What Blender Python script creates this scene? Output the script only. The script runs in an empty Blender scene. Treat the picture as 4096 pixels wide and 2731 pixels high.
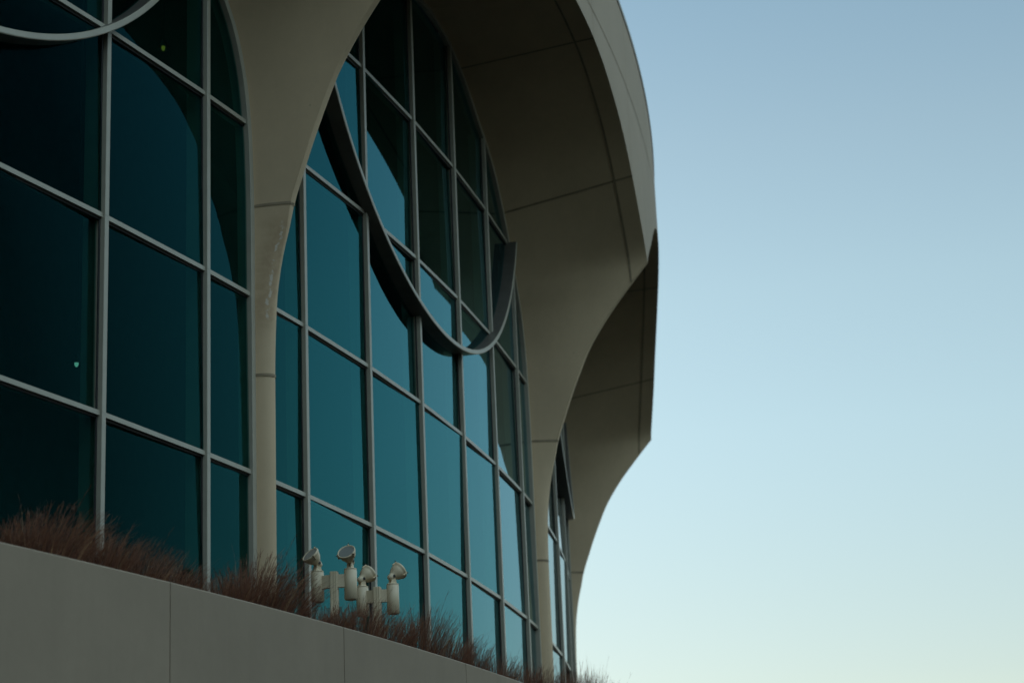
import bpy, bmesh, math, random
from mathutils import Vector, Matrix, noise

random.seed(7)
sc = bpy.context.scene
COL = sc.collection
S = 50.0            # metres per unit of drum radius
ZG = 1.6            # eye height of the camera above the paving
CAM = dict(f=8388.3764, pitch=.2960564, roll=-.0440756, yaw=.9156085, D=1.2444813)
B = .2085           # angle of one bay
C2 = .4955          # angle of one of the columns
R2 = 1.0415         # outer drum
RG, RT, RM = 1.0033, 1.0040, 1.0045     # glass, transom face, mullion face
SP = .0336          # mullion spacing
TZ = [.0600, .0962, .1323, .1686, .2049, .2411]
ZC = .2036          # height where the arch rims spring from the outer drum
ZTOP = .2728
ZMID = .2486


def P3(th, r, z):
    return Vector((S*r*math.sin(th), -S*r*math.cos(th), S*z + ZG))


def interp(x, xs, ys):
    if x <= xs[0]: return ys[0]
    for i in range(1, len(xs)):
        if x <= xs[i]:
            a = (x - xs[i-1]) / (xs[i] - xs[i-1])
            return ys[i-1] + a*(ys[i] - ys[i-1])
    return ys[-1]


def smooth_tab(xs, ys):
    """monotone cubic through the points"""
    n = len(xs)
    d = [(ys[i+1]-ys[i])/(xs[i+1]-xs[i]) for i in range(n-1)]
    m = [d[0]] + [0 if d[i-1]*d[i] <= 0 else 2*d[i-1]*d[i]/(d[i-1]+d[i]) for i in range(1, n-1)] + [d[-1]]

    def f(x):
        if x <= xs[0]: return ys[0]
        if x >= xs[-1]: return ys[-1]
        i = 0
        while x > xs[i+1]: i += 1
        h = xs[i+1]-xs[i]; t = (x-xs[i])/h
        return ((1+2*t)*(1-t)**2*ys[i] + t*(1-t)**2*h*m[i] + t*t*(3-2*t)*ys[i+1] + t*t*(t-1)*h*m[i+1])
    return f


# half opening lost to the column at the glass, as a function of height
W_Z = [.04, .15, .163, .169, .1754, .1812, .1874, .1916, .1989, .2056, .2130, .2224, .2291, .2371, .2410, .2425]
W_W = [.0021, .0024, .0029, .0035, .0046, .0064, .0093, .0125, .0185, .0247, .0320, .0440, .0587, .0768, .0905, B/2]
w_of_z = smooth_tab(W_Z, W_W)
z_of_w = smooth_tab(W_W, W_Z)
G_Z = [.04, .116, .1239, .131, .1371, .1422, .146, .1516, .1582, .1639, .171, .1776, .1833, .1885, .1946, .2002, ZC]
G_R = [1.0072, 1.0073, 1.0075, 1.0079, 1.0087, 1.0097, 1.0107, 1.0119, 1.0142, 1.0163, 1.0192, 1.0222, 1.0256, 1.0292, 1.0340, 1.0386, R2]
groin = smooth_tab(G_Z, G_R)
RIM_U = [0, .0057, .0099, .0186, .0264, .0358, .0457, .0568, .0672, .0782, .0876, .0975, B/2]
RIM_Z = [ZC, .2082, .2108, .2163, .2212, .2268, .2313, .2352, .2382, .2402, .2412, .24185, .2421]
rim = smooth_tab(RIM_U, RIM_Z)


def sstep(a, b, x):
    t = max(0, min(1, (x-a)/(b-a))); return t*t*(3-2*t)


# ------------------------------------------------------------------ materials
def new_mat(name):
    m = bpy.data.materials.new(name); m.use_nodes = True
    nt = m.node_tree
    return m, nt, nt.nodes['Principled BSDF']


def N(nt, typ, **kw):
    n = nt.nodes.new(typ)
    for k, v in kw.items():
        if k.startswith('i_'):
            n.inputs[k[2:].replace('_', ' ')].default_value = v
        else: setattr(n, k, v)
    return n


def concrete(name, base, dark, rough=.75, streak=.0, speck=True):
    m, nt, b = new_mat(name)
    tc = N(nt, 'ShaderNodeTexCoord')
    n1 = N(nt, 'ShaderNodeTexNoise', i_Scale=.55, i_Detail=6, i_Roughness=.6)
    n2 = N(nt, 'ShaderNodeTexNoise', i_Scale=9, i_Detail=8, i_Roughness=.7)
    mp = N(nt, 'ShaderNodeMapping'); mp.inputs['Scale'].default_value = (2.2, 2.2, .22)
    n3 = N(nt, 'ShaderNodeTexNoise', i_Scale=1.3, i_Detail=5, i_Roughness=.65)
    L = nt.links.new
    L(tc.outputs['Object'], n1.inputs['Vector']); L(tc.outputs['Object'], n2.inputs['Vector'])
    L(tc.outputs['Object'], mp.inputs['Vector']); L(mp.outputs['Vector'], n3.inputs['Vector'])
    a = N(nt, 'ShaderNodeMath', operation='MULTIPLY_ADD'); a.inputs[1].default_value = .6; L(n1.outputs['Fac'], a.inputs[0])
    h = N(nt, 'ShaderNodeMath', operation='MULTIPLY'); h.inputs[1].default_value = .25; L(n2.outputs['Fac'], h.inputs[0])
    L(h.outputs[0], a.inputs[2])
    g = N(nt, 'ShaderNodeMath', operation='MULTIPLY_ADD'); g.inputs[1].default_value = .35 + streak; L(n3.outputs['Fac'], g.inputs[0]); L(a.outputs[0], g.inputs[2])
    r = N(nt, 'ShaderNodeValToRGB')
    r.color_ramp.elements[0].position = .35; r.color_ramp.elements[0].color = (*dark, 1)
    r.color_ramp.elements[1].position = .85; r.color_ramp.elements[1].color = (*base, 1)
    L(g.outputs[0], r.inputs['Fac'])
    out = r.outputs['Color']
    if speck:
        v = N(nt, 'ShaderNodeTexVoronoi', i_Scale=3.2, i_Randomness=1.0)
        L(tc.outputs['Object'], v.inputs['Vector'])
        c = N(nt, 'ShaderNodeMath', operation='LESS_THAN'); c.inputs[1].default_value = .045
        L(v.outputs['Distance'], c.inputs[0])
        c2 = N(nt, 'ShaderNodeMath', operation='MULTIPLY'); c2.inputs[1].default_value = .22; L(c.outputs[0], c2.inputs[0])
        mx = N(nt, 'ShaderNodeMix', data_type='RGBA'); mx.inputs['B'].default_value = (.10, .08, .06, 1)
        L(c2.outputs[0], mx.inputs['Factor']); L(out, mx.inputs['A']); out = mx.outputs['Result']
    oi = N(nt, 'ShaderNodeObjectInfo'); tone = N(nt, 'ShaderNodeMapRange')
    tone.inputs['To Min'].default_value = .93; tone.inputs['To Max'].default_value = 1.03
    L(oi.outputs['Random'], tone.inputs['Value'])
    tm = N(nt, 'ShaderNodeMix', data_type='RGBA', blend_type='MULTIPLY'); tm.inputs['Factor'].default_value = 1
    L(out, tm.inputs['A']); L(tone.outputs['Result'], tm.inputs['B']); out = tm.outputs['Result']
    L(out, b.inputs['Base Color']); b.inputs['Roughness'].default_value = rough
    bp = N(nt, 'ShaderNodeBump', i_Strength=.12, i_Distance=.01); L(n2.outputs['Fac'], bp.inputs['Height']); L(bp.outputs['Normal'], b.inputs['Normal'])
    return m


def plain(name, col, rough=.5, metal=0., noise_amt=.12, scale=6.):
    m, nt, b = new_mat(name)
    tc = N(nt, 'ShaderNodeTexCoord'); n = N(nt, 'ShaderNodeTexNoise', i_Scale=scale, i_Detail=5)
    nt.links.new(tc.outputs['Object'], n.inputs['Vector'])
    r = N(nt, 'ShaderNodeValToRGB')
    r.color_ramp.elements[0].color = (*[c*(1-noise_amt*2) for c in col], 1); r.color_ramp.elements[0].position = .25
    r.color_ramp.elements[1].color = (*[min(1, c*(1+noise_amt)) for c in col], 1); r.color_ramp.elements[1].position = .75
    nt.links.new(n.outputs['Fac'], r.inputs['Fac']); nt.links.new(r.outputs['Color'], b.inputs['Base Color'])
    b.inputs['Roughness'].default_value = rough; b.inputs['Metallic'].default_value = metal
    return m


M_CREAM = concrete('cream_precast', (.745, .55, .352), (.565, .412, .26))
M_STAIN = concrete('stained_cream_precast', (.745, .55, .352), (.565, .412, .26))


def add_stain(m, tcol):
    """rust halo and a white lime run on the weathered column"""
    nt = m.node_tree; L = nt.links.new; b = nt.nodes['Principled BSDF']
    src = b.inputs['Base Color'].links[0].from_socket
    tc = N(nt, 'ShaderNodeTexCoord')
    dot = N(nt, 'ShaderNodeVectorMath', operation='DOT_PRODUCT'); dot.inputs[1].default_value = (math.cos(tcol), math.sin(tcol), 0)
    L(tc.outputs['Object'], dot.inputs[0])
    sz = N(nt, 'ShaderNodeSeparateXYZ'); L(tc.outputs['Object'], sz.inputs[0])
    wob = N(nt, 'ShaderNodeTexNoise', noise_dimensions='1D', i_Scale=5.5, i_Detail=6, i_Roughness=.7); L(sz.outputs['Z'], wob.inputs['W'])

    def math_(op, a, bb, c=None):
        n = N(nt, 'ShaderNodeMath', operation=op)
        for i, v in enumerate((a, bb, c)):
            if v is None: continue
            if hasattr(v, 'links'): L(v, n.inputs[i])
            else: n.inputs[i].default_value = v
        return n.outputs[0]

    def bump(x, lo, hi, soft):
        n = N(nt, 'ShaderNodeMapRange', interpolation_type='SMOOTHSTEP'); L(x, n.inputs['Value'])
        n.inputs['From Min'].default_value = lo-soft; n.inputs['From Max'].default_value = lo
        n2 = N(nt, 'ShaderNodeMapRange', interpolation_type='SMOOTHSTEP'); L(x, n2.inputs['Value'])
        n2.inputs['From Min'].default_value = hi; n2.inputs['From Max'].default_value = hi+soft
        n2.inputs['To Min'].default_value = 1; n2.inputs['To Max'].default_value = 0
        return math_('MULTIPLY', n.outputs['Result'], n2.outputs['Result'])
    lean = math_('MULTIPLY_ADD', sz.outputs['Z'], -.030, .030*8.4)
    s_ = math_('ADD', dot.outputs['Value'], math_('ADD', lean, math_('MULTIPLY_ADD', wob.outputs['Fac'], .06, -.03)))
    nz = N(nt, 'ShaderNodeTexNoise', i_Scale=16, i_Detail=6, i_Roughness=.7); L(tc.outputs['Object'], nz.inputs['Vector'])
    cen = -.062
    halo = math_('MULTIPLY', bump(s_, cen-.022, cen+.02, .045), bump(sz.outputs['Z'], 8.05, 8.85, .35))
    halo = math_('MULTIPLY', halo, math_('MULTIPLY_ADD', nz.outputs['Fac'], .9, -.05))
    m1 = N(nt, 'ShaderNodeMix', data_type='RGBA'); m1.inputs['B'].default_value = (.33, .20, .105, 1)
    L(halo, m1.inputs['Factor']); L(src, m1.inputs['A'])
    run = math_('MULTIPLY', bump(s_, cen-.005, cen+.003, .007), bump(sz.outputs['Z'], 8.0, 8.42, .06))
    run2 = math_('MULTIPLY', bump(s_, cen-.004, cen+.001, .005), bump(sz.outputs['Z'], 8.4, 8.9, .1))
    run = math_('MULTIPLY', math_('MAXIMUM', run, run2), math_('MULTIPLY', math_('GREATER_THAN', nz.outputs['Fac'], .5), .38))
    m2 = N(nt, 'ShaderNodeMix', data_type='RGBA'); m2.inputs['B'].default_value = (.85, .86, .80, 1)
    L(run, m2.inputs['Factor']); L(m1.outputs['Result'], m2.inputs['A'])
    L(m2.outputs['Result'], b.inputs['Base Color'])


add_stain(M_STAIN, C2 - B)
M_FASCIA = concrete('grey_fascia', (.405, .31, .222), (.35, .27, .19), speck=False)
M_WALL = concrete('grey_wall_concrete', (.35, .267, .187), (.255, .193, .134), streak=.05, speck=False)
M_SEAL = plain('joint_sealant', (.32, .24, .155), .8)
M_ALU = plain('painted_aluminium', (.42, .385, .31), .35, .0, .05)
M_RING = plain('dark_bronze_sunshade', (.12, .11, .095), .4, .0, .1)
M_GASK_SHADE = plain('black_gasket_and_shade_line', (.012, .012, .012), .6)
M_LAMP = plain('cream_fixture_paint', (.68, .55, .375), .45, 0, .03, 5)
M_LENS, _nt, _b = new_mat('lamp_lens'); _b.inputs['Base Color'].default_value = (.24, .24, .22, 1); _b.inputs['Roughness'].default_value = .18
M_KNOB = plain('black_knob', (.02, .018, .016), .5)
M_SOIL = plain('planter_soil', (.035, .026, .018), .95, 0, .3)
M_GROUND = plain('dark_paving', (.014, .0145, .013), .9, 0, .2, 1.5)
M_HILL = plain('dark_wooded_hill', (.055, .07, .065), 1., 0, .3, .05)
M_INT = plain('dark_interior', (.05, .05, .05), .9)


def glass_mat():
    m = bpy.data.materials.new('teal_tinted_glass'); m.use_nodes = True
    nt = m.node_tree; nt.nodes.clear(); L = nt.links.new
    out = N(nt, 'ShaderNodeOutputMaterial')
    lw = N(nt, 'ShaderNodeFresnel'); lw.inputs['IOR'].default_value = 1.33
    gl = N(nt, 'ShaderNodeBsdfGlossy'); gl.inputs['Roughness'].default_value = .004

    def ramp(stops):
        r = N(nt, 'ShaderNodeValToRGB'); e = r.color_ramp.elements
        while len(e) < len(stops): e.new(.5)
        for el, (p, c) in zip(e, stops): el.position = p; el.color = (*c, 1)
        L(lw.outputs[0], r.inputs['Fac']); return r
    # solar control coating: weak reflection head on, strong and whiter at a glancing angle
    cr = ramp([(.03, (.10, .70, .76)), (.10, (.17, .84, .94)), (.27, (.48, .88, 1)), (.6, (.9, .97, 1))])
    fr = ramp([(0, (.008,)*3), (.042, (.0108,)*3), (.085, (.115,)*3), (.15, (.24,)*3), (.27, (.43,)*3), (1, (1, 1, 1))])
    L(cr.outputs['Color'], gl.inputs['Color'])
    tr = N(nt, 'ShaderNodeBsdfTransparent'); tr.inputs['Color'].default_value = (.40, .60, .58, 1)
    tc = N(nt, 'ShaderNodeTexCoord'); n = N(nt, 'ShaderNodeTexNoise', i_Scale=.35, i_Detail=2)
    L(tc.outputs['Object'], n.inputs['Vector'])
    bp = N(nt, 'ShaderNodeBump', i_Strength=.05, i_Distance=.02); L(n.outputs['Fac'], bp.inputs['Height'])
    L(bp.outputs['Normal'], gl.inputs['Normal'])
    mx = N(nt, 'ShaderNodeMixShader'); ge = N(nt, 'ShaderNodeNewGeometry'); fb = N(nt, 'ShaderNodeMath', operation='SUBTRACT', use_clamp=True)
    L(fr.outputs['Color'], fb.inputs[0]); L(ge.outputs['Backfacing'], fb.inputs[1]); L(fb.outputs[0], mx.inputs[0]); L(tr.outputs[0], mx.inputs[1]); L(gl.outputs[0], mx.inputs[2])
    L(mx.outputs[0], out.inputs['Surface'])
    return m


M_GLASS = glass_mat()


def grass_mat():
    m, nt, b = new_mat('russet_grass')
    at = N(nt, 'ShaderNodeAttribute', attribute_name='tint')
    r = N(nt, 'ShaderNodeValToRGB')
    r.color_ramp.elements[0].color = (.030, .0095, .004, 1); r.color_ramp.elements[1].color = (.36, .20, .09, 1)
    e = r.color_ramp.elements.new(.62); e.color = (.150, .045, .017, 1)
    nt.links.new(at.outputs['Fac'], r.inputs['Fac']); nt.links.new(r.outputs['Color'], b.inputs['Base Color'])
    b.inputs['Roughness'].default_value = .8
    return m


M_GRASS = grass_mat()


# ------------------------------------------------------------------ mesh helpers
class MB:
    def __init__(self): self.v = []; self.f = []; self.mi = []; self.sm = []

    def grid(self, rows, mi=0, smooth=True, flip=False):
        o = len(self.v); n = len(rows[0])
        for r in rows: self.v += [tuple(p) for p in r]
        for i in range(len(rows)-1):
            for j in range(n-1):
                q = (o+i*n+j, o+i*n+j+1, o+(i+1)*n+j+1, o+(i+1)*n+j)
                self.f.append(q[::-1] if flip else q); self.mi.append(mi); self.sm.append(smooth)

    def face(self, pts, mi=0, smooth=False):
        o = len(self.v); self.v += [tuple(p) for p in pts]
        self.f.append(tuple(range(o, o+len(pts)))); self.mi.append(mi); self.sm.append(smooth)

    def hexa(self, a, b, mi=0):
        """a, b: two quads (4 points each) joined to a closed box"""
        o = len(self.v); self.v += [tuple(p) for p in a] + [tuple(p) for p in b]
        for q in ((3, 2, 1, 0), (4, 5, 6, 7), (0, 1, 5, 4), (1, 2, 6, 5), (2, 3, 7, 6), (3, 0, 4, 7)):
            self.f.append(tuple(o+i for i in q)); self.mi.append(mi); self.sm.append(False)

    def loops(self, secs, mi=0, smooth=False, close=True, caps=True):
        """sweep a closed section along secs"""
        o = len(self.v); n = len(secs[0])
        for s in secs: self.v += [tuple(p) for p in s]
        for i in range(len(secs)-1):
            for j in range(n):
                k = (j+1) % n
                self.f.append((o+i*n+j, o+i*n+k, o+(i+1)*n+k, o+(i+1)*n+j)); self.mi.append(mi); self.sm.append(smooth)
        if caps:
            self.f.append(tuple(o+j for j in reversed(range(n)))); self.mi.append(mi); self.sm.append(False)
            e = o+(len(secs)-1)*n
            self.f.append(tuple(e+j for j in range(n))); self.mi.append(mi); self.sm.append(False)

    def tube(self, p0, p1, r0, r1=None, n=12, mi=0, smooth=True):
        r1 = r0 if r1 is None else r1
        self.lathe(p0, p1, [(0, r0), (1, r1)], n, mi, smooth)

    def lathe(self, p0, p1, prof, n=20, mi=0, smooth=True, caps=True):
        """profile (t along p0->p1, radius in metres)"""
        p0 = Vector(p0); p1 = Vector(p1); d = p1-p0; a = d.normalized()
        x = a.orthogonal().normalized(); y = a.cross(x)
        secs = [[p0+d*t + (x*math.cos(2*math.pi*k/n)+y*math.sin(2*math.pi*k/n))*r for k in range(n)] for t, r in prof]
        self.loops(secs, mi, smooth, caps=caps)

    def build(self, name, mats, parent=None, origin=None, recalc=True):
        me = bpy.data.meshes.new(name)
        if origin is not None:
            vs = [tuple(Vector(p)-Vector(origin)) for p in self.v]
        else: vs = self.v
        me.from_pydata(vs, [], self.f)
        if not isinstance(mats, (list, tuple)): mats = [mats]
        for m in mats: me.materials.append(m)
        me.polygons.foreach_set('material_index', self.mi)
        me.polygons.foreach_set('use_smooth', self.sm)
        if recalc:
            bm = bmesh.new(); bm.from_mesh(me); bmesh.ops.recalc_face_normals(bm, faces=bm.faces); bm.to_mesh(me); bm.free()
        me.update()
        o = bpy.data.objects.new(name, me); COL.objects.link(o)
        if origin is not None: o.location = origin
        if parent is not None:
            o.parent = parent
            o.location = (Vector(origin) if origin is not None else Vector((0, 0, 0))) - world_loc(parent)
        return o


def world_loc(o):
    v = Vector((0, 0, 0))
    while o is not None: v += o.location; o = o.parent
    return v


def tag(o, label=None, cat=None, group=None, kind=None):
    if label: o['label'] = label
    if cat: o['category'] = cat
    if group: o['group'] = group
    if kind: o['kind'] = kind
    return o


def empty(name, loc=(0, 0, 0), parent=None):
    o = bpy.data.objects.new(name, None); COL.objects.link(o)
    o.empty_display_size = .3
    o.parent = parent
    o.location = Vector(loc) - (world_loc(parent) if parent else Vector((0, 0, 0)))
    return o


# ------------------------------------------------------------------ camera geometry
cp, sp_ = math.cos(CAM['pitch']), math.sin(CAM['pitch'])
cyw, syw = math.cos(CAM['yaw']), math.sin(CAM['yaw'])
FW = Vector((syw*cp, cyw*cp, sp_))
r0 = Vector((cyw, -syw, 0)); u0 = r0.cross(FW)
cr_, sr_ = math.cos(CAM['roll']), math.sin(CAM['roll'])
RT_ = cr_*r0 + sr_*u0; UP_ = cr_*u0 - sr_*r0
CLOC = Vector((0, -CAM['D']*S, ZG))
cam = bpy.data.cameras.new('camera'); co = bpy.data.objects.new('camera', cam); COL.objects.link(co)
mw = Matrix((RT_, UP_, -FW)).transposed().to_4x4(); mw.translation = CLOC
co.matrix_world = mw
cam.sensor_width = 36; cam.lens = 36*CAM['f']/4096
cam.clip_start = .1; cam.clip_end = 5000
cam.dof.use_dof = True; cam.dof.focus_distance = 20.0; cam.dof.aperture_fstop = 1.6
sc.camera = co

# ------------------------------------------------------------------ the round building
building = empty('round_building', (0, 0, 0))
tag(building, 'large round hall with teal glass bays under cream flaring concrete arches', 'building')


def outer_pt(zo=None, u=None):
    """(offset from the column, r, z) of the groin (zo) or rim (u)"""
    H = .0009
    if zo is not None: return H, groin(zo), zo
    return max(H, u), R2, rim(u)


def pair(i, n1, n2, z0=.1512):
    """station i of the half arch -> inner and outer points"""
    if i < n1:
        zo = z0 + (ZC - z0)*i/n1
        zi = z0 + (.195 - z0)*i/n1
        return (w_of_z(zi), 1.0042, zi), outer_pt(zo=zo)
    u = B/2*((i-n1)/n2)
    w0 = w_of_z(.195)
    w = w0 + (B/2-w0)*(u/(B/2))**1.25
    return (w, 1.0042, z_of_w(w)), outer_pt(u=u)


def section(inn, out, t):
    w, ri, zi = inn; h, ro, zo = out
    off = w + (h-w)*t; r = ri + (ro-ri)*t; z = zi + (zo-zi)*t
    e = 1 - sstep(.125, .165, zi)
    if e > 0:
        ph = t*math.pi/2*.9
        off = off*(1-e) + e*(w*math.cos(ph)); r = r*(1-e) + e*(ri + (ro-ri)*math.sin(ph)/math.sin(math.pi/2*.9))
    return off, r, z


NT = 10
N1, N2 = 26, 44


def ribbon(mb, pts, nrm, width, lift, mi):
    rows = []
    for i, p in enumerate(pts):
        a = pts[max(0, i-1)]; b = pts[min(len(pts)-1, i+1)]
        t = (b-a).normalized(); n = nrm[i]; s = t.cross(n).normalized()
        rows.append([p - s*width/2 + n*lift, p + s*width/2 + n*lift])
    mb.grid(rows, mi, False)


def hood_half(mb, tcol, sgn):
    """intrados between the glass arch and the rim; sgn -1: left of the column, +1: right"""
    def pt(x, t):
        inn, out = x; off, r, z = section(inn, out, t)
        return P3(tcol + sgn*off, r, z)
    st = [pair(i, N1, N2) for i in range(N1+N2+1)]
    mb.grid([[pt(x, t/NT) for t in range(NT+1)] for x in st], 0, True)

    def nrm(x, t, dx):
        a = pt(x, min(1, t+.02)) - pt(x, max(0, t-.02)); n = a.cross(dx).normalized()
        c = P3(tcol + sgn*B/2, 1.02, .16) - pt(x, t)      # towards the open middle of the bay
        return n if n.dot(c) > 0 else -n
    # radial joints
    for i in (N1+11, N1+33):
        x = st[i]; dx = pt(st[i+1], .5)-pt(st[i-1], .5)
        ts = [k/12 for k in range(13)]
        ribbon(mb, [pt(x, t) for t in ts], [nrm(x, t, dx) for t in ts], .03, .006, 1)
    # joint that runs parallel to the rim
    P, Q = [], []
    for i in range(N1-3, N1+N2+1):
        x = st[i]; ri = x[0][1]; ro = x[1][1]
        t = (R2-.0052-ri)/(ro-ri)
        if t > .999: continue
        j = min(max(i, 1), len(st)-2)
        P.append(pt(x, t)); Q.append(nrm(x, t, pt(st[j+1], t)-pt(st[j-1], t)))
    ribbon(mb, P, Q, .03, .006, 1)


def groin_edge(mb, tcol, z0, z1, n):
    H = .0009
    rows = []
    for i in range(n+1):
        z = z0 + (z1-z0)*i/n; r = groin(z)
        rows.append([P3(tcol-H, r, z), P3(tcol-H*.4, r+.00022, z), P3(tcol+H*.4, r+.00022, z), P3(tcol+H, r, z)])
    mb.grid(rows, 0, False)


def column(tcol):
    mb = MB()
    zs = [.045 + (.1512-.045)*i/40 for i in range(41)]
    for sgn in (-1, 1):
        rows = []
        for z in zs:
            inn = (w_of_z(z), 1.0034, z); out = (.0009 * sstep(.125, .165, z) + .0003, groin(z), z)
            rows.append([P3(tcol+sgn*section(inn, out, t/NT)[0], section(inn, out, t/NT)[1], z) for t in range(NT+1)])
        mb.grid(rows, 0, True)
    rows = []
    for z in zs:
        h = .0009 * sstep(.125, .165, z) + .0003; r = groin(z)
        if z < .13: h = section((w_of_z(z), 1.0034, z), (h, r, z), 1)[0]
        e = section((w_of_z(z), 1.0034, z), (.0009 * sstep(.125, .165, z) + .0003, r, z), 1)
        rows.append([P3(tcol-e[0], e[1], z), P3(tcol-e[0]*.4, e[1]+.00008, z), P3(tcol+e[0]*.4, e[1]+.00008, z), P3(tcol+e[0], e[1], z)])
    mb.grid(rows, 0, True)
    o = mb.build('column', M_STAIN if abs(tcol-(C2-B)) < .01 else M_CREAM, building)
    for z in (.1158, .1511):
        m2 = MB(); ring = []
        for dz in (-.00028, .00028):
            row = []
            for sgn in (-1, 1):
                inn = (w_of_z(z), 1.0034, z); out = (.0009*sstep(.125, .165, z)+.0003, groin(z), z)
                seq = [section(inn, out, t/NT) for t in range(NT+1)]
                if sgn == 1: seq = seq[::-1]
                row += [P3(tcol+sgn*(a+.00008), r+.00012, z+dz) for a, r, zz in seq]
            ring.append(row)
        m2.grid(ring, 0, False); m2.build('joint', M_SEAL, o)
    return o


def fascia(k):
    tc = C2 - B/2 + (k-2)*B
    mb = MB(); nu = 48
    us = [-B/2 + B*i/nu for i in range(nu+1)]
    zr = lambda u: rim(B/2-abs(u))
    mb.grid([[P3(tc+u, R2, zr(u) + (ZMID-zr(u))*j/4) for j in range(5)] for u in us], 0, True)
    mb.grid([[P3(tc+u, R2, ZMID + (ZTOP-ZMID)*j/2) for j in range(3)] for u in us], 0, True)
    rad = lambda th: Vector((math.sin(th), -math.cos(th), 0))
    ribbon(mb, [P3(tc+u, R2, ZMID) for u in us], [rad(tc+u) for u in us], .022, .004, 1)
    for d in (-.75, -.25, .25, .75):
        u = d*B/2
        zz = [zr(u) + (ZTOP-zr(u))*j/10 for j in range(11)]
        ribbon(mb, [P3(tc+u, R2, z) for z in zz], [rad(tc+u)]*11, .012, .003, 1)
    mb.build('fascia', [M_FASCIA, M_SEAL], building)
    m2 = MB(); secs = []
    for u in us:
        th = tc+u
        secs.append([P3(th, R2-.004, ZTOP-.0008), P3(th, R2+.0003, ZTOP-.0008), P3(th, R2+.0003, ZTOP+.0006), P3(th, R2-.004, ZTOP+.0009)])
    m2.loops(secs, 0, False, caps=False); m2.build('coping', M_ALU, building)


def hood(k):
    tc = C2 - B/2 + (k-2)*B
    mb = MB()
    hood_half(mb, tc - B/2, +1)
    hood_half(mb, tc + B/2, -1)
    groin_edge(mb, tc + B/2, .1512, ZC, 30)
    mb.build('arch_hood', [M_CREAM, M_SEAL], building)


def facet(tc, edges, x, r):
    """point on the flat facet between mullions (r measured at the mullion lines)"""
    for a, b in zip(edges, edges[1:]):
        if a <= x <= b:
            pa = P3(tc+a, r, 0); pb = P3(tc+b, r, 0); q = P3(tc+x, 1, 0)
            # intersect the radial direction with the chord
            d = pb-pa; n = Vector((-d.y, d.x))
            qx = Vector((q.x, q.y)); s = n.dot(Vector((pa.x, pa.y)))/n.dot(qx)
            return s
    return r


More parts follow.
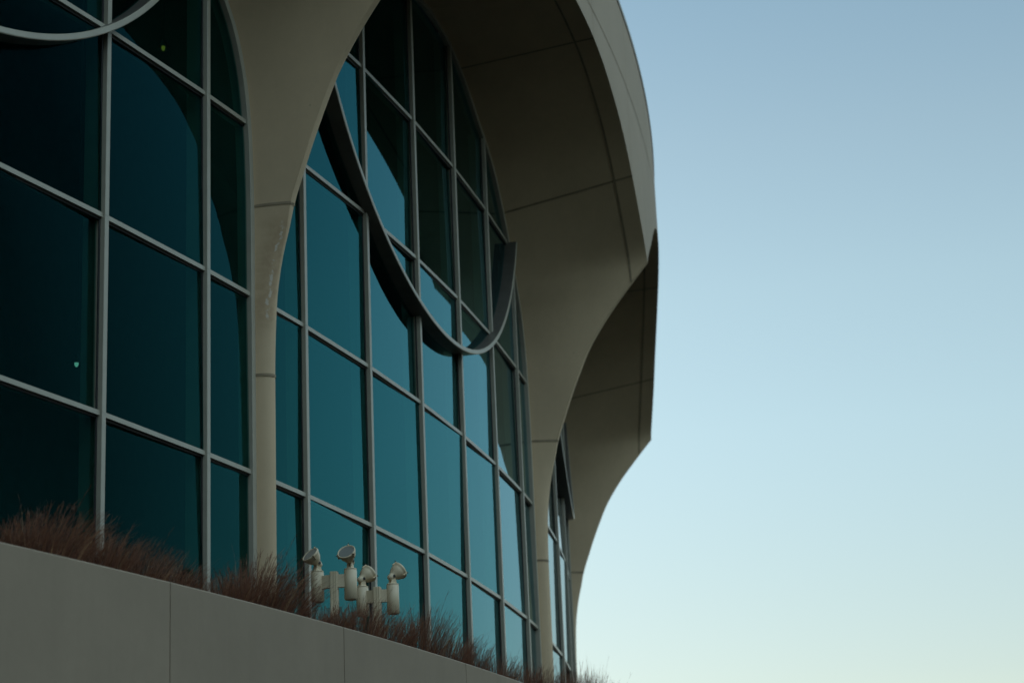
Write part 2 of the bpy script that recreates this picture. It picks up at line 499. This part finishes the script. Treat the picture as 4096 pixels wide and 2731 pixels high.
def window(k):
    tc = C2 - B/2 + (k-2)*B
    half = lambda z: B/2 - w_of_z(z)
    edges = [-B/2] + [SP*(i-2.5) for i in range(6)] + [B/2]
    win = empty('arched_window', P3(tc, RG, .05), building)

    def pt(x, r, z):
        return P3(tc+x, facet(tc, edges, x, r), z)
    zt = [.046] + TZ + [.2445]
    # panes
    for a, b in zip(edges, edges[1:]):
        for z0, z1 in zip(zt, zt[1:]):
            rows = []
            tilt = random.gauss(0, .00020); tilt2 = random.gauss(0, .00014)
            nz = 14
            for j in range(nz+1):
                z = z0 + (z1-z0)*j/nz
                h = half(z) if z < .2424 else 0
                l = max(a, -h); r = min(b, h)
                if r-l < .0004: continue
                rows.append((l, r, z))
            if len(rows) < 2: continue
            mb = MB()
            def q(x, z, dr): return pt(x, RG + dr + tilt*(x-(a+b)/2)/SP*2 + tilt2*(z-(z0+z1)/2)/.036*2, z)
            secs = [[q(l, z, 0), q(r, z, 0), q(r, z, -.0003), q(l, z, -.0003)] for l, r, z in rows]
            mb.loops(secs, 0, False)
            mb.build('glass_pane', M_GLASS, win, origin=q((a+b)/2, (z0+z1)/2, 0))
    # mullions
    for x in edges[1:-1]:
        wz = B/2 - abs(x)
        ztop = z_of_w(wz)
        n = Vector((math.sin(tc+x), -math.cos(tc+x), 0)); t = Vector((math.cos(tc+x), math.sin(tc+x), 0))
        mb = MB(); hw = .030
        prof = [(-hw, RG-.0035), (-hw, RM-.00008), (-hw+.004, RM), (hw-.004, RM), (hw, RM-.00008), (hw, RG-.0035)]
        def sec(z): return [Vector((n.x*S*r, n.y*S*r, S*z+ZG)) + t*d for d, r in prof]
        zz = [.046] + [z for z in TZ[1:] if z < ztop-.002] + [ztop+.0004]
        lo = zz[0]
        for hi in zz[1:]:
            mb.loops([sec(lo), sec(hi - (.00005 if hi != zz[-1] else 0))]); lo = hi
        # black gasket each side
        for sg in (-1, 1):
            c0 = Vector((n.x*S*RG, n.y*S*RG, 0)); 
            e = [c0 + t*sg*(hw) - n*.001, c0 + t*sg*(hw+.016) - n*.001, c0 + t*sg*(hw+.016) + n*.007, c0 + t*sg*hw + n*.012]
            mb.hexa([p+Vector((0, 0, S*.046+ZG)) for p in e], [p+Vector((0, 0, S*ztop+ZG)) for p in e], 1)
        mb.build('mullion', [M_ALU, M_GASK_SHADE], win, origin=Vector((n.x*S*RM, n.y*S*RM, S*.046+ZG)))
    # transoms
    for z in TZ:
        h = half(z)
        mb = MB()
        for a, b in zip(edges, edges[1:]):
            l = max(a + (.0006 if a > -B/2 else 0), -h); r = min(b - (.0006 if b < B/2 else 0), h)
            if r-l < .0008: continue
            dz = .00044
            def q(x, rr, zz): return pt(x, rr, zz)
            A = [q(l, RG-.002, z-dz), q(l, RT, z-dz), q(l, RT, z+dz), q(l, RG-.002, z+dz)]
            Bq = [q(r, RG-.002, z-dz), q(r, RT, z-dz), q(r, RT, z+dz), q(r, RG-.002, z+dz)]
            mb.hexa(A, Bq)
            A = [q(l, RG-.0003, z-dz-.0004), q(l, RG+.00015, z-dz-.0004), q(l, RG+.0002, z-dz), q(l, RG-.0003, z-dz)]
            Bq = [q(r, RG-.0003, z-dz-.0004), q(r, RG+.00015, z-dz-.0004), q(r, RG+.0002, z-dz), q(r, RG-.0003, z-dz)]
            mb.hexa(A, Bq, 1)  # black strip drawn for the shade line below the transom
        if mb.v: mb.build('transom', [M_ALU, M_GASK_SHADE], win)
    # frame that follows the arch
    path = []
    for z in [.046 + (.232-.046)*i/60 for i in range(61)]: path.append((-half(z), z))
    for i in range(1, 24):
        w = w_of_z(.232); x = -(B/2-w) + (B/2-w)*i/24
        path.append((x, z_of_w(B/2-abs(x))))
    path = path + [(0, .2425)] + [(-x, z) for x, z in reversed(path)]
    secs = []
    for i, (x, z) in enumerate(path):
        a = path[max(0, i-1)]; b = path[min(len(path)-1, i+1)]
        dx, dz = b[0]-a[0], b[1]-a[1]; l = math.hypot(dx, dz); nx, nz = dz/l, -dx/l     # towards the middle of the bay
        W = .0013
        s = []
        for d, rr in ((-.0004, RG-.002), (-.0004, RM-.0001), (W-.00006, RM-.0001), (W, RM-.00018), (W, RG-.002)):
            s.append(P3(tc + x + nx*d, rr, z + nz*d))
        secs.append(s)
    mb = MB(); mb.loops(secs); mb.build('arch_frame', M_ALU, win)
    # hanging curved sunshade: a circular arc in front of the glass
    rho, zc = .0862, .1525+.0862
    secs = []; n = 72; lim = 1.165
    for i in range(n+1):
        ph = -lim + 2*lim*i/n
        s = []
        for rr, dr in ((RG-.0012, -.0006), (1.0065, -.0006), (1.00662, -.00045), (1.00662, .00045), (1.0065, .0006), (RG-.0012, .0006)):
            q = rho + dr
            s.append(P3(tc + q*math.sin(ph), rr, zc - q*math.cos(ph)))
        secs.append(s)
    mb = MB(); mb.loops(secs, 0, True)
    for i in range(len(mb.sm)):
        mb.sm[i] = False
        if i % 6 in (1, 2, 3): mb.mi[i] = 1
    mb.build('sunshade_arc', [M_RING, M_ALU], win)
    return win


for k in range(0, 5):
    hood(k); fascia(k)
    window(k)
for k in range(-1, 5):
    column(C2 + (k-2)*B)

# closed core, roof and floor of the drum
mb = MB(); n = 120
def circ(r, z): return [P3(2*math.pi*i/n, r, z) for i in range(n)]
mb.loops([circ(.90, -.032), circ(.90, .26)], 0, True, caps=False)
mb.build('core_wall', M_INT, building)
mb = MB(); mb.loops([circ(R2-.0005, .2700), circ(R2-.0005, .2712)], 0, False); mb.build('roof', M_INT, building)
mb = MB(); mb.loops([circ(1.0025, -.032), circ(1.0025, .046)], 0, False); mb.build('base_storey', M_WALL, building)
mb = MB()
a0, a1 = C2 - B/2 + 2.5*B, C2 - B/2 - 2.5*B + 2*math.pi
th = [a0 + (a1-a0)*i/80 for i in range(81)]
mb.grid([[P3(t, RG, .046), P3(t, RG, .271)] for t in th], 0, True)
mb.build('rear_wall', M_FASCIA, building)
mb = MB()
mb.grid([[P3(t, R2, .2036), P3(t, R2, ZTOP)] for t in th], 0, True)
mb.grid([[P3(t, R2, .2036), P3(t, RG, .19)] for t in th], 0, True)
mb.build('rear_fascia', M_FASCIA, building)

# ------------------------------------------------------------------ planter wall, soil, ground
RW = 1.0395; ZW = .0583
wall = empty('planter_wall', P3(C2 - 1.2*B, RW, -.032))
tag(wall, 'curved smooth grey concrete planter wall holding russet grasses below the glass', 'wall')
js = .0494
for i in range(-4, 12):
    a = .2032 + js*(i-1); b = a + js
    g = .00010
    mb = MB(); secs = []
    for j in range(9):
        t = a+g + (b-a-2*g)*j/8
        c = .0002
        secs.append([P3(t, RW-.0050, -.032), P3(t, RW, -.032), P3(t, RW, ZW-c), P3(t, RW-c, ZW), P3(t, RW-.0050+c, ZW), P3(t, RW-.0050, ZW-c)])
    mb.loops(secs, 0, False)
    mb.build('wall_panel', M_WALL, wall)
    m2 = MB()
    m2.hexa([P3(b-g, RW-.0048, -.032), P3(b-g, RW-.0003, -.032), P3(b-g, RW-.0003, ZW-.0003), P3(b-g, RW-.0048, ZW-.0003)],
            [P3(b+g, RW-.0048, -.032), P3(b+g, RW-.0003, -.032), P3(b+g, RW-.0003, ZW-.0003), P3(b+g, RW-.0048, ZW-.0003)])
    m2.build('joint', M_SEAL, wall)
mb = MB()
tt = [-.1 + 1.0*i/60 for i in range(61)]
mb.grid([[P3(t, 1.0020, .0560), P3(t, 1.015, .0564 + .0004*math.sin(t*90)), P3(t, 1.025, .0566), P3(t, RW-.0045, .0560)] for t in tt], 0, True)
tag(mb.build('planter_soil', M_SOIL), kind='structure')
mb = MB()
gr = [0, 60, 120, 400, 1500, 4000]
mb.grid([[Vector((r*math.cos(a), r*math.sin(a), 0)) for r in gr] for a in [2*math.pi*i/48 for i in range(49)]], 0, True)
tag(mb.build('ground', M_GROUND), kind='structure')
# wooded rise behind the camera (the dark foot of the reflections)
mb = MB(); rows = []
for i in range(141):
    az = math.radians(92 + 200*i/140)        # compass angle from +y towards +x
    dg = math.degrees(az); up = sstep(116.5, 123, dg)*(1-sstep(275, 292, dg))
    row = []
    for j, (r, h) in enumerate(((112, 0), (122, .45), (132, .82), (142, 1.0), (170, .9), (260, 0))):
        hh = h*up*(27 + 1.5*noise.noise(Vector((az*5.1, 1.3, 0))) + .5*noise.noise(Vector((az*31, j*.7, 4.)))) - .5
        row.append(Vector((r*math.sin(az), r*math.cos(az), hh)))
    rows.append(row)
mb.grid(rows, 0, True)
tag(mb.build('hills', M_HILL), kind='structure')


# ------------------------------------------------------------------ helper: pixel ray (photo pixels 4096 wide) to place things at real depth
def ray(px, py):
    d = FW + RT_*((px-2048)/CAM['f']) - UP_*((py-1365.5)/CAM['f'])
    return d


def on_cyl(px, py, r):
    d = ray(px, py); R = r*S
    a = d.x**2+d.y**2; b = CLOC.x*d.x+CLOC.y*d.y; c = CLOC.x**2+CLOC.y**2-R*R
    t = (-b-math.sqrt(b*b-a*c))/a
    return CLOC + d*t


def on_z(px, py, z):
    d = ray(px, py); return CLOC + d*((z-CLOC.z)/d.z)


# ------------------------------------------------------------------ floodlights
def zc(x, y): return (1150+x*600/2352, 2130+y*600/2352)


def light_pole(post_px, ends, label):
    top = on_cyl(*zc(*post_px), 1.022)
    zt = top.z
    base = Vector((top.x, top.y, S*.0562+ZG))
    root = empty('floodlight_post', base)
    tag(root, label, 'floodlight', 'twin floodlight posts in the grass')
    arm_d = None
    cyl = []
    for (cx_, cy_), ldir in ends:
        cyl.append((on_z(*zc(cx_, cy_), zt+.025), Vector(ldir).normalized()))
    ad = (cyl[1][0]-cyl[0][0]); ad.z = 0; ad.normalize(); side = Vector((-ad.y, ad.x, 0))
    # fluted square post
    mb = MB(); prof = []
    hw = .036
    for s_, t_ in ((-1, -1), (1, -1), (1, 1), (-1, 1)):
        pass
    def loop(z, e=0):
        pts = []
        for q in range(4):
            a = [(-1, -1), (1, -1), (1, 1), (-1, 1)][q]; b = [(1, -1), (1, 1), (-1, 1), (-1, -1)][q]
            nx = [(0, -1), (1, 0), (0, 1), (-1, 0)][q]
            for u, dep in ((.10, 0), (.30, 0), (.34, .10), (.46, .10), (.50, 0), (.66, 0), (.70, .10), (.82, .10), (.86, 0)):
                x = a[0]+(b[0]-a[0])*u - nx[0]*dep; y = a[1]+(b[1]-a[1])*u - nx[1]*dep
                pts.append(Vector((top.x, top.y, z)) + ad*x*(hw-e) + side*y*(hw-e))
        return pts
    zj = zt - .24
    mb.loops([loop(base.z-.1), loop(zj-.004)]); mb.loops([loop(zj-.004, .003), loop(zj+.002, .003)]); mb.loops([loop(zj+.002), loop(zt-.004), loop(zt, .004)])
    mb.build('post', M_LAMP, root)
    # crossarm
    for c, _ in cyl:
        pass
    mb = MB(); za, zb = zt-.150, zt-.028
    p0 = Vector((cyl[0][0].x, cyl[0][0].y, 0)); p1 = Vector((cyl[1][0].x, cyl[1][0].y, 0))
    def sec(p): return [p+side*d+Vector((0, 0, z)) for d, z in ((-.022, za), (.022, za), (.022, zb), (-.022, zb))]
    pm = Vector((top.x, top.y, 0))
    mb.loops([sec(p0), sec(pm-ad*.02)]); mb.loops([sec(pm+ad*.02), sec(p1)])
    mb.build('crossarm', M_LAMP, root)
    for c, ld in cyl:
        R = .060; L = .295
        mb = MB(); b0 = Vector((c.x, c.y, c.z-L))
        mb.lathe(b0, c, [(0, R*.80), (.012, R*.96), (.035, R*.96), (.04, R), (.93, R), (.935, R*.965), (.965, R*.965), (.97, R*.985), (.993, R*.98), (1, R*.93)], 28)
        fl = mb.build('floodlight', M_LAMP, root, origin=b0)
        # yoke: flared stem and two cheeks
        hd = c + Vector((0, 0, .072))            # pivot
        yk = MB()
        fx = Vector((ld.x, ld.y, 0)).normalized(); fy = Vector((-fx.y, fx.x, 0))
        for s_ in (-1, 1):
            a = [c + fy*s_*.018 + fx*d + Vector((0, 0, -.004)) for d in (-.036, .036)]
            e = [hd + fy*s_*.018 + fx*d + Vector((0, 0, .012)) for d in (.014, -.014)]
            q = a + e
            yk.hexa([p - fy*.006 for p in q], [p + fy*.006 for p in q])
        yk.lathe(c - Vector((0, 0, .004)), c + Vector((0, 0, .014)), [(0, .040), (.5, .036), (1, .026)], 18)
        yk.build('yoke', M_LAMP, fl, origin=c)
        kn = MB()
        kn.tube(hd - fy*.038, hd - fy*.024, .014, n=14); kn.tube(hd + fy*.024, hd + fy*.038, .014, n=14); kn.tube(hd-fy*.03, hd+fy*.03, .006, n=8)
        kn.build('knob', M_KNOB, fl, origin=hd)
        # bell shaped head with a rear boss
        neck = hd - ld*.010 + Vector((0, 0, .006))
        rear = neck - ld*.045
        front = neck + ld*.125
        hb = MB()
        hb.lathe(rear, front, [(0, .012), (.03, .022), (.10, .031), (.20, .034), (.28, .034), (.36, .038), (.46, .052), (.60, .069), (.75, .078), (.86, .081), (.88, .087), (.97, .088), (1, .085), (1.0, .077), (.955, .074)], 32)
        up = (Vector((0, 0, 1)) - ld*ld.z).normalized(); sd = up.cross(ld)
        for a in (90, 210, 330):
            v = up*math.sin(math.radians(a)) + sd*math.cos(math.radians(a))
            m = front + v*.086
            hb.hexa([m + sd*.005*s1 + ld*d - v*.004 for s1, d in ((-1, -.05), (1, -.05), (1, .006), (-1, .006))],
                    [m + sd*.005*s1 + ld*d + v*.007 for s1, d in ((-1, -.05), (1, -.05), (1, .006), (-1, .006))])
            hb.tube(m + v*.004, m + v*.022, .0045, n=8, mi=1)
        hb.build('lamp_head', [M_LAMP, M_KNOB], fl, origin=neck)
        ln = MB(); ln.lathe(front - ld*.010, front - ld*.004, [(0, .0755), (.6, .0755), (1, .069)], 32)
        ln.build('lens', M_LENS, fl, origin=front)
    return root


vl = -FW                       # towards the camera
lf = -r0; upv = Vector((0, 0, 1)); bk = Vector((-FW.x, -FW.y, 0)).normalized()
d1 = lf*.55 + bk*.55 + upv*.66
d2 = lf*.26 + bk*.78 + upv*.62
d3 = -lf*.62 - bk*.55 + upv*.55
d4 = -lf*.66 - bk*.50 + upv*.58
light_pole((730, 610), (((468, 600), d1), ((985, 560), d2)), 'cream post whose two floodlight heads tilt back showing their lenses')
light_pole((1405, 850), (((1172, 840), d3), ((1648, 800), d4)), 'cream post whose two floodlight heads point away showing rounded backs')


# ------------------------------------------------------------------ ornamental grass
def clump_mesh(seed, nb, rad, hgt, lean):
    rnd = random.Random(seed)
    vs, fs, tint = [], [], []

    def strip(pts, w0, w1, side, t):
        o = len(vs); n = len(pts)
        for i, p in enumerate(pts):
            w = w0 + (w1-w0)*i/(n-1)
            vs.append(p - side*w/2); vs.append(p + side*w/2); tint.extend((t, t))
        for i in range(n-1): fs.append((o+2*i, o+2*i+1, o+2*i+3, o+2*i+2))
    for b in range(nb):
        a = rnd.uniform(0, 2*math.pi); rr = rad*math.sqrt(rnd.random())
        base = Vector((rr*math.cos(a)*.55, rr*math.sin(a)*.55, 0))
        out = Vector((math.cos(a), math.sin(a), 0))
        h = hgt*rnd.uniform(.45, 1.0)*(1-.22*rr/rad) + (hgt*rnd.uniform(.08, .28) if rnd.random() < .05 else 0)
        spread = rr/rad*rnd.uniform(.25, .62) + rnd.uniform(-.05, .08)
        ln = lean*rnd.uniform(.55, 1.35)
        tipoff = out*spread*h*.75 + Vector((ln*h, rnd.uniform(-.08, .08)*h, 0))
        n = 6; pts = []
        for i in range(n+1):
            t = i/n
            pts.append(base + tipoff*(t**1.7) + Vector((0, 0, h*(t - .10*t*t*(1+abs(ln))))))
        ang = rnd.uniform(0, math.pi); side = Vector((math.cos(ang), math.sin(ang)*.6, 0)).normalized()
        tb = rnd.random(); shade = .15 + .6*tb if tb < .95 else .95
        strip(pts, .0040, .0014, side, shade)
        # feathery seed head
        if rnd.random() < .85:
            k = rnd.randint(5, 9)
            for q in range(k):
                t = rnd.uniform(.55, 1.0); i = min(n-1, int(t*n)); f = t*n-i
                p = pts[i].lerp(pts[i+1], f); d = (pts[i+1]-pts[i]).normalized()
                off = (d + Vector((rnd.gauss(0, .28)+.12, rnd.gauss(0, .28), rnd.gauss(0, .12)))).normalized()
                l = rnd.uniform(.03, .085)*(1.15-.5*t)
                strip([p, p+off*l*.5, p+off*l], .0026, .0008, side, min(1, .45+.35*rnd.random()))
    me = bpy.data.meshes.new('grass_clump')
    me.from_pydata([tuple(v) for v in vs], [], fs)
    at = me.attributes.new('tint', 'FLOAT', 'POINT'); at.data.foreach_set('value', tint)
    me.materials.append(M_GRASS)
    return me


CLM = [clump_mesh(11, 500, .30, .60, .30), clump_mesh(23, 460, .27, .60, .38), clump_mesh(31, 520, .31, .60, .26), clump_mesh(47, 300, .20, .60, .34)]
# x on the photo (2352 wide), top y, radius in the bed, mesh, width factor, label
GR = [
 (40, 1185, 1.027, 0, 1.0, 'soft russet grass clump at the far left end of the wall'),
 (125, 1160, 1.031, 2, 1.2, 'tallest blurred russet grass clump, before the leftmost glass pane'),
 (195, 1195, 1.026, 1, 1.0, 'russet grass clump just left of the leftmost mullion'),
 (255, 1212, 1.031, 0, 1.0, 'russet grass clump hiding the foot of the leftmost mullion'),
 (325, 1242, 1.030, 2, 1.0, 'russet grass clump before the wide pane right of the leftmost mullion'),
 (395, 1272, 1.029, 1, 1.0, 'low russet grass clump above the left wall joint'),
 (448, 1300, 1.031, 3, .9, 'small thin grass tuft just left of the second mullion from the left'),
 (545, 1308, 1.031, 0, 1.1, 'dense russet grass clump between the second mullion and the pale column'),
 (603, 1272, 1.031, 2, 1.25, 'tall wind-blown grass clump covering the foot of the nearer pale column'),
 (658, 1318, 1.032, 1, 1.1, 'dark grass clump arching right toward the left floodlight post'),
 (722, 1388, 1.035, 1, .9, 'russet grass clump in front of the leftmost floodlight canister'),
 (775, 1380, 1.035, 0, .95, 'grass clump at the foot of the left floodlight post above the middle wall joint'),
 (838, 1374, 1.0345, 2, 1.0, 'grass clump covering the foot of the right floodlight post'),
 (905, 1398, 1.034, 1, 1.0, 'russet grass clump just right of the right floodlight post'),
 (975, 1392, 1.030, 2, 1.0, 'upright russet grass clump hiding the mullion foot right of the floodlights'),
 (1035, 1440, 1.031, 1, 1.0, 'russet grass clump above the right wall joint'),
 (1085, 1462, 1.031, 0, .9, 'low russet grass clump with stray stems right of the right wall joint'),
 (1145, 1500, 1.030, 2, .9, 'low russet grass clump before the last broad panes of the middle bay'),
 (1192, 1512, 1.030, 1, .9, 'low russet grass clump below the narrow end panes of the middle bay'),
 (1240, 1520, 1.029, 0, 1.0, 'russet grass clump at the foot of the middle column'),
 (1292, 1534, 1.028, 1, .8, 'grass tuft before the far narrow windows'),
 (1346, 1527, 1.027, 1, .75, 'grass tuft just clear of the far column, first one wholly against the sky'),
 (1322, 1531, 1.0285, 0, .8, 'dense grass tuft at the base of the far right column edge'),
 (1366, 1538, 1.0265, 2, .7, 'grass tuft against the pale sky, second from the right end'),
 (1388, 1556, 1.0265, 3, .9, 'last sparse grass stems at the right, barely above the photo edge'),
]
soil_z = S*.0564+ZG
for i, (gx, gy, gr_, mi, wf, lab) in enumerate(GR):
    k = 4096/2352
    topp = on_cyl(gx*k, gy*k, gr_)
    th = math.atan2(topp.x, -topp.y)
    h = max(.25, topp.z - soil_z)
    o = bpy.data.objects.new('grass_clump', CLM[mi]); COL.objects.link(o)
    sc_ = h/(.60*.80)
    o.scale = (min(1.1, max(.8, sc_))*wf, min(1.1, max(.8, sc_))*wf, sc_)
    # x axis of the mesh along the wall, away from the camera (the wind)
    o.rotation_euler = (0, 0, th + random.uniform(-.25, .25))
    lean_off = .30*h*.6
    p = P3(th, gr_, .0562)
    o.location = p - Vector((math.cos(th), math.sin(th), 0))*lean_off
    tag(o, lab, 'grass', 'russet grass clumps along the planter')


# ------------------------------------------------------------------ lamps inside the hall
def pendant(px, py, rr, label, strength, col):
    p = on_cyl(px, py, rr)
    root = empty('pendant_lamp', p)
    tag(root, label, 'lamp', 'lit lamps seen through the glass')
    mb = MB(); mb.tube(p + Vector((0, 0, .06)), Vector((p.x, p.y, S*.269+ZG)), .008, n=8); mb.build('cord', M_KNOB, root)
    mb = MB(); mb.lathe(p + Vector((0, 0, .10)), p, [(0, .015), (.3, .03), (1, .075)], 20, caps=False); mb.build('lamp_shade', M_KNOB, root)
    m, nt, b = new_mat('lit_bulb'); b.inputs['Emission Color'].default_value = (*col, 1); b.inputs['Emission Strength'].default_value = strength
    mb = MB(); mb.lathe(p + Vector((0, 0, .04)), p - Vector((0, 0, .02)), [(0, .009), (.3, .019), (.7, .019), (1, .009)], 16); mb.build('bulb', m, root)


pendant(653, 196, .985, 'small yellow lamp glowing behind the upper left glass', .05, (1, .80, .06))
pendant(306, 1458, .985, 'small greenish lamp glowing low behind the left glass', .13, (.5, 1, .75))

# ------------------------------------------------------------------ light
SUN_EL, SUN_AZ = math.radians(7), math.radians(-8)      # azimuth from +y towards +x: behind the hall
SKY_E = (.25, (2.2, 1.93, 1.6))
w = bpy.data.worlds.new('World'); sc.world = w; w.use_nodes = True
nt = w.node_tree; bg = nt.nodes['Background']
sky = nt.nodes.new('ShaderNodeTexSky'); sky.sky_type = 'NISHITA'; sky.sun_disc = False
sky.sun_elevation = SUN_EL; sky.sun_rotation = SUN_AZ
sky.air_density = 1.0; sky.dust_density = .6; sky.ozone_density = 1.4
tn = nt.nodes.new('ShaderNodeMix'); tn.data_type = 'RGBA'; tn.blend_type = 'MULTIPLY'; tn.inputs['Factor'].default_value = 1
tn.inputs['B'].default_value = (1.07, .99, .88, 1)
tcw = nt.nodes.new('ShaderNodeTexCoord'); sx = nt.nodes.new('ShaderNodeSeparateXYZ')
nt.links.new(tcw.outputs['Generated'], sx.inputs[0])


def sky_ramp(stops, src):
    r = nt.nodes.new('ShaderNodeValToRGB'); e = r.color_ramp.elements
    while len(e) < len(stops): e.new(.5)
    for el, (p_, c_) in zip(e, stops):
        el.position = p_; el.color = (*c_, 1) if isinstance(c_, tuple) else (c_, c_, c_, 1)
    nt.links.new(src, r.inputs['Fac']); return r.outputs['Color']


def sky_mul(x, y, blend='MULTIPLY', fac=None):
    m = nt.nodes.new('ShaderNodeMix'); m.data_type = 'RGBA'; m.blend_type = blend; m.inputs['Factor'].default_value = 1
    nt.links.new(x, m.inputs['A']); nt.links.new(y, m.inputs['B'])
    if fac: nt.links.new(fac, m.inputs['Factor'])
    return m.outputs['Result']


# dusk sky gain: bright west, low east dimmed, warm high band added to light surfaces (values are halved to fit a ramp)
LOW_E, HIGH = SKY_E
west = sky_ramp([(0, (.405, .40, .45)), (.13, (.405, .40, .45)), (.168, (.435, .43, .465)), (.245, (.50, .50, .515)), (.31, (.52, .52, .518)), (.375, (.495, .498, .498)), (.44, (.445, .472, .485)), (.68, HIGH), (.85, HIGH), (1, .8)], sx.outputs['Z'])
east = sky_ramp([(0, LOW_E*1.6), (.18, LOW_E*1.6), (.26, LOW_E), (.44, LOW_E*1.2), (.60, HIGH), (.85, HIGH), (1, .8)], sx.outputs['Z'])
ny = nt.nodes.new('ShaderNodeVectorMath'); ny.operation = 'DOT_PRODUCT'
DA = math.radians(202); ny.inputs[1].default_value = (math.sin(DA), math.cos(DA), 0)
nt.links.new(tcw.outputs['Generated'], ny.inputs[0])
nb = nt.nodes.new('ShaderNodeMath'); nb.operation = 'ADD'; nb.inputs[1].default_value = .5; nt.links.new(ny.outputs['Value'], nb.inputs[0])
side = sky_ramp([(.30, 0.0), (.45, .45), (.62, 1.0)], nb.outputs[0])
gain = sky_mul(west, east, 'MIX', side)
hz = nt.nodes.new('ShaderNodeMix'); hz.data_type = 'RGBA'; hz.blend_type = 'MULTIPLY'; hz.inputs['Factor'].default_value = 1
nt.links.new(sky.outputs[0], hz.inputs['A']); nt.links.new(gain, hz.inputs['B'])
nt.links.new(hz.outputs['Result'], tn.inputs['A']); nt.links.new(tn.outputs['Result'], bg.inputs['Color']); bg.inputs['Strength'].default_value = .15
sun = bpy.data.lights.new('sun', 'SUN'); so = bpy.data.objects.new('sun', sun); COL.objects.link(so)
sun.energy = .6; sun.angle = math.radians(10); sun.color = (1, .88, .74)
sd = Vector((math.sin(SUN_AZ)*math.cos(SUN_EL), math.cos(SUN_AZ)*math.cos(SUN_EL), math.sin(SUN_EL)))
so.rotation_euler = sd.to_track_quat('Z', 'Y').to_euler(); so.location = (0, 0, 60)
sc.cycles.caustics_reflective = False; sc.cycles.caustics_refractive = False
sc.view_settings.view_transform = 'Standard'; sc.view_settings.look = 'None'
sc.view_settings.exposure = 2.2; sc.view_settings.gamma = 1
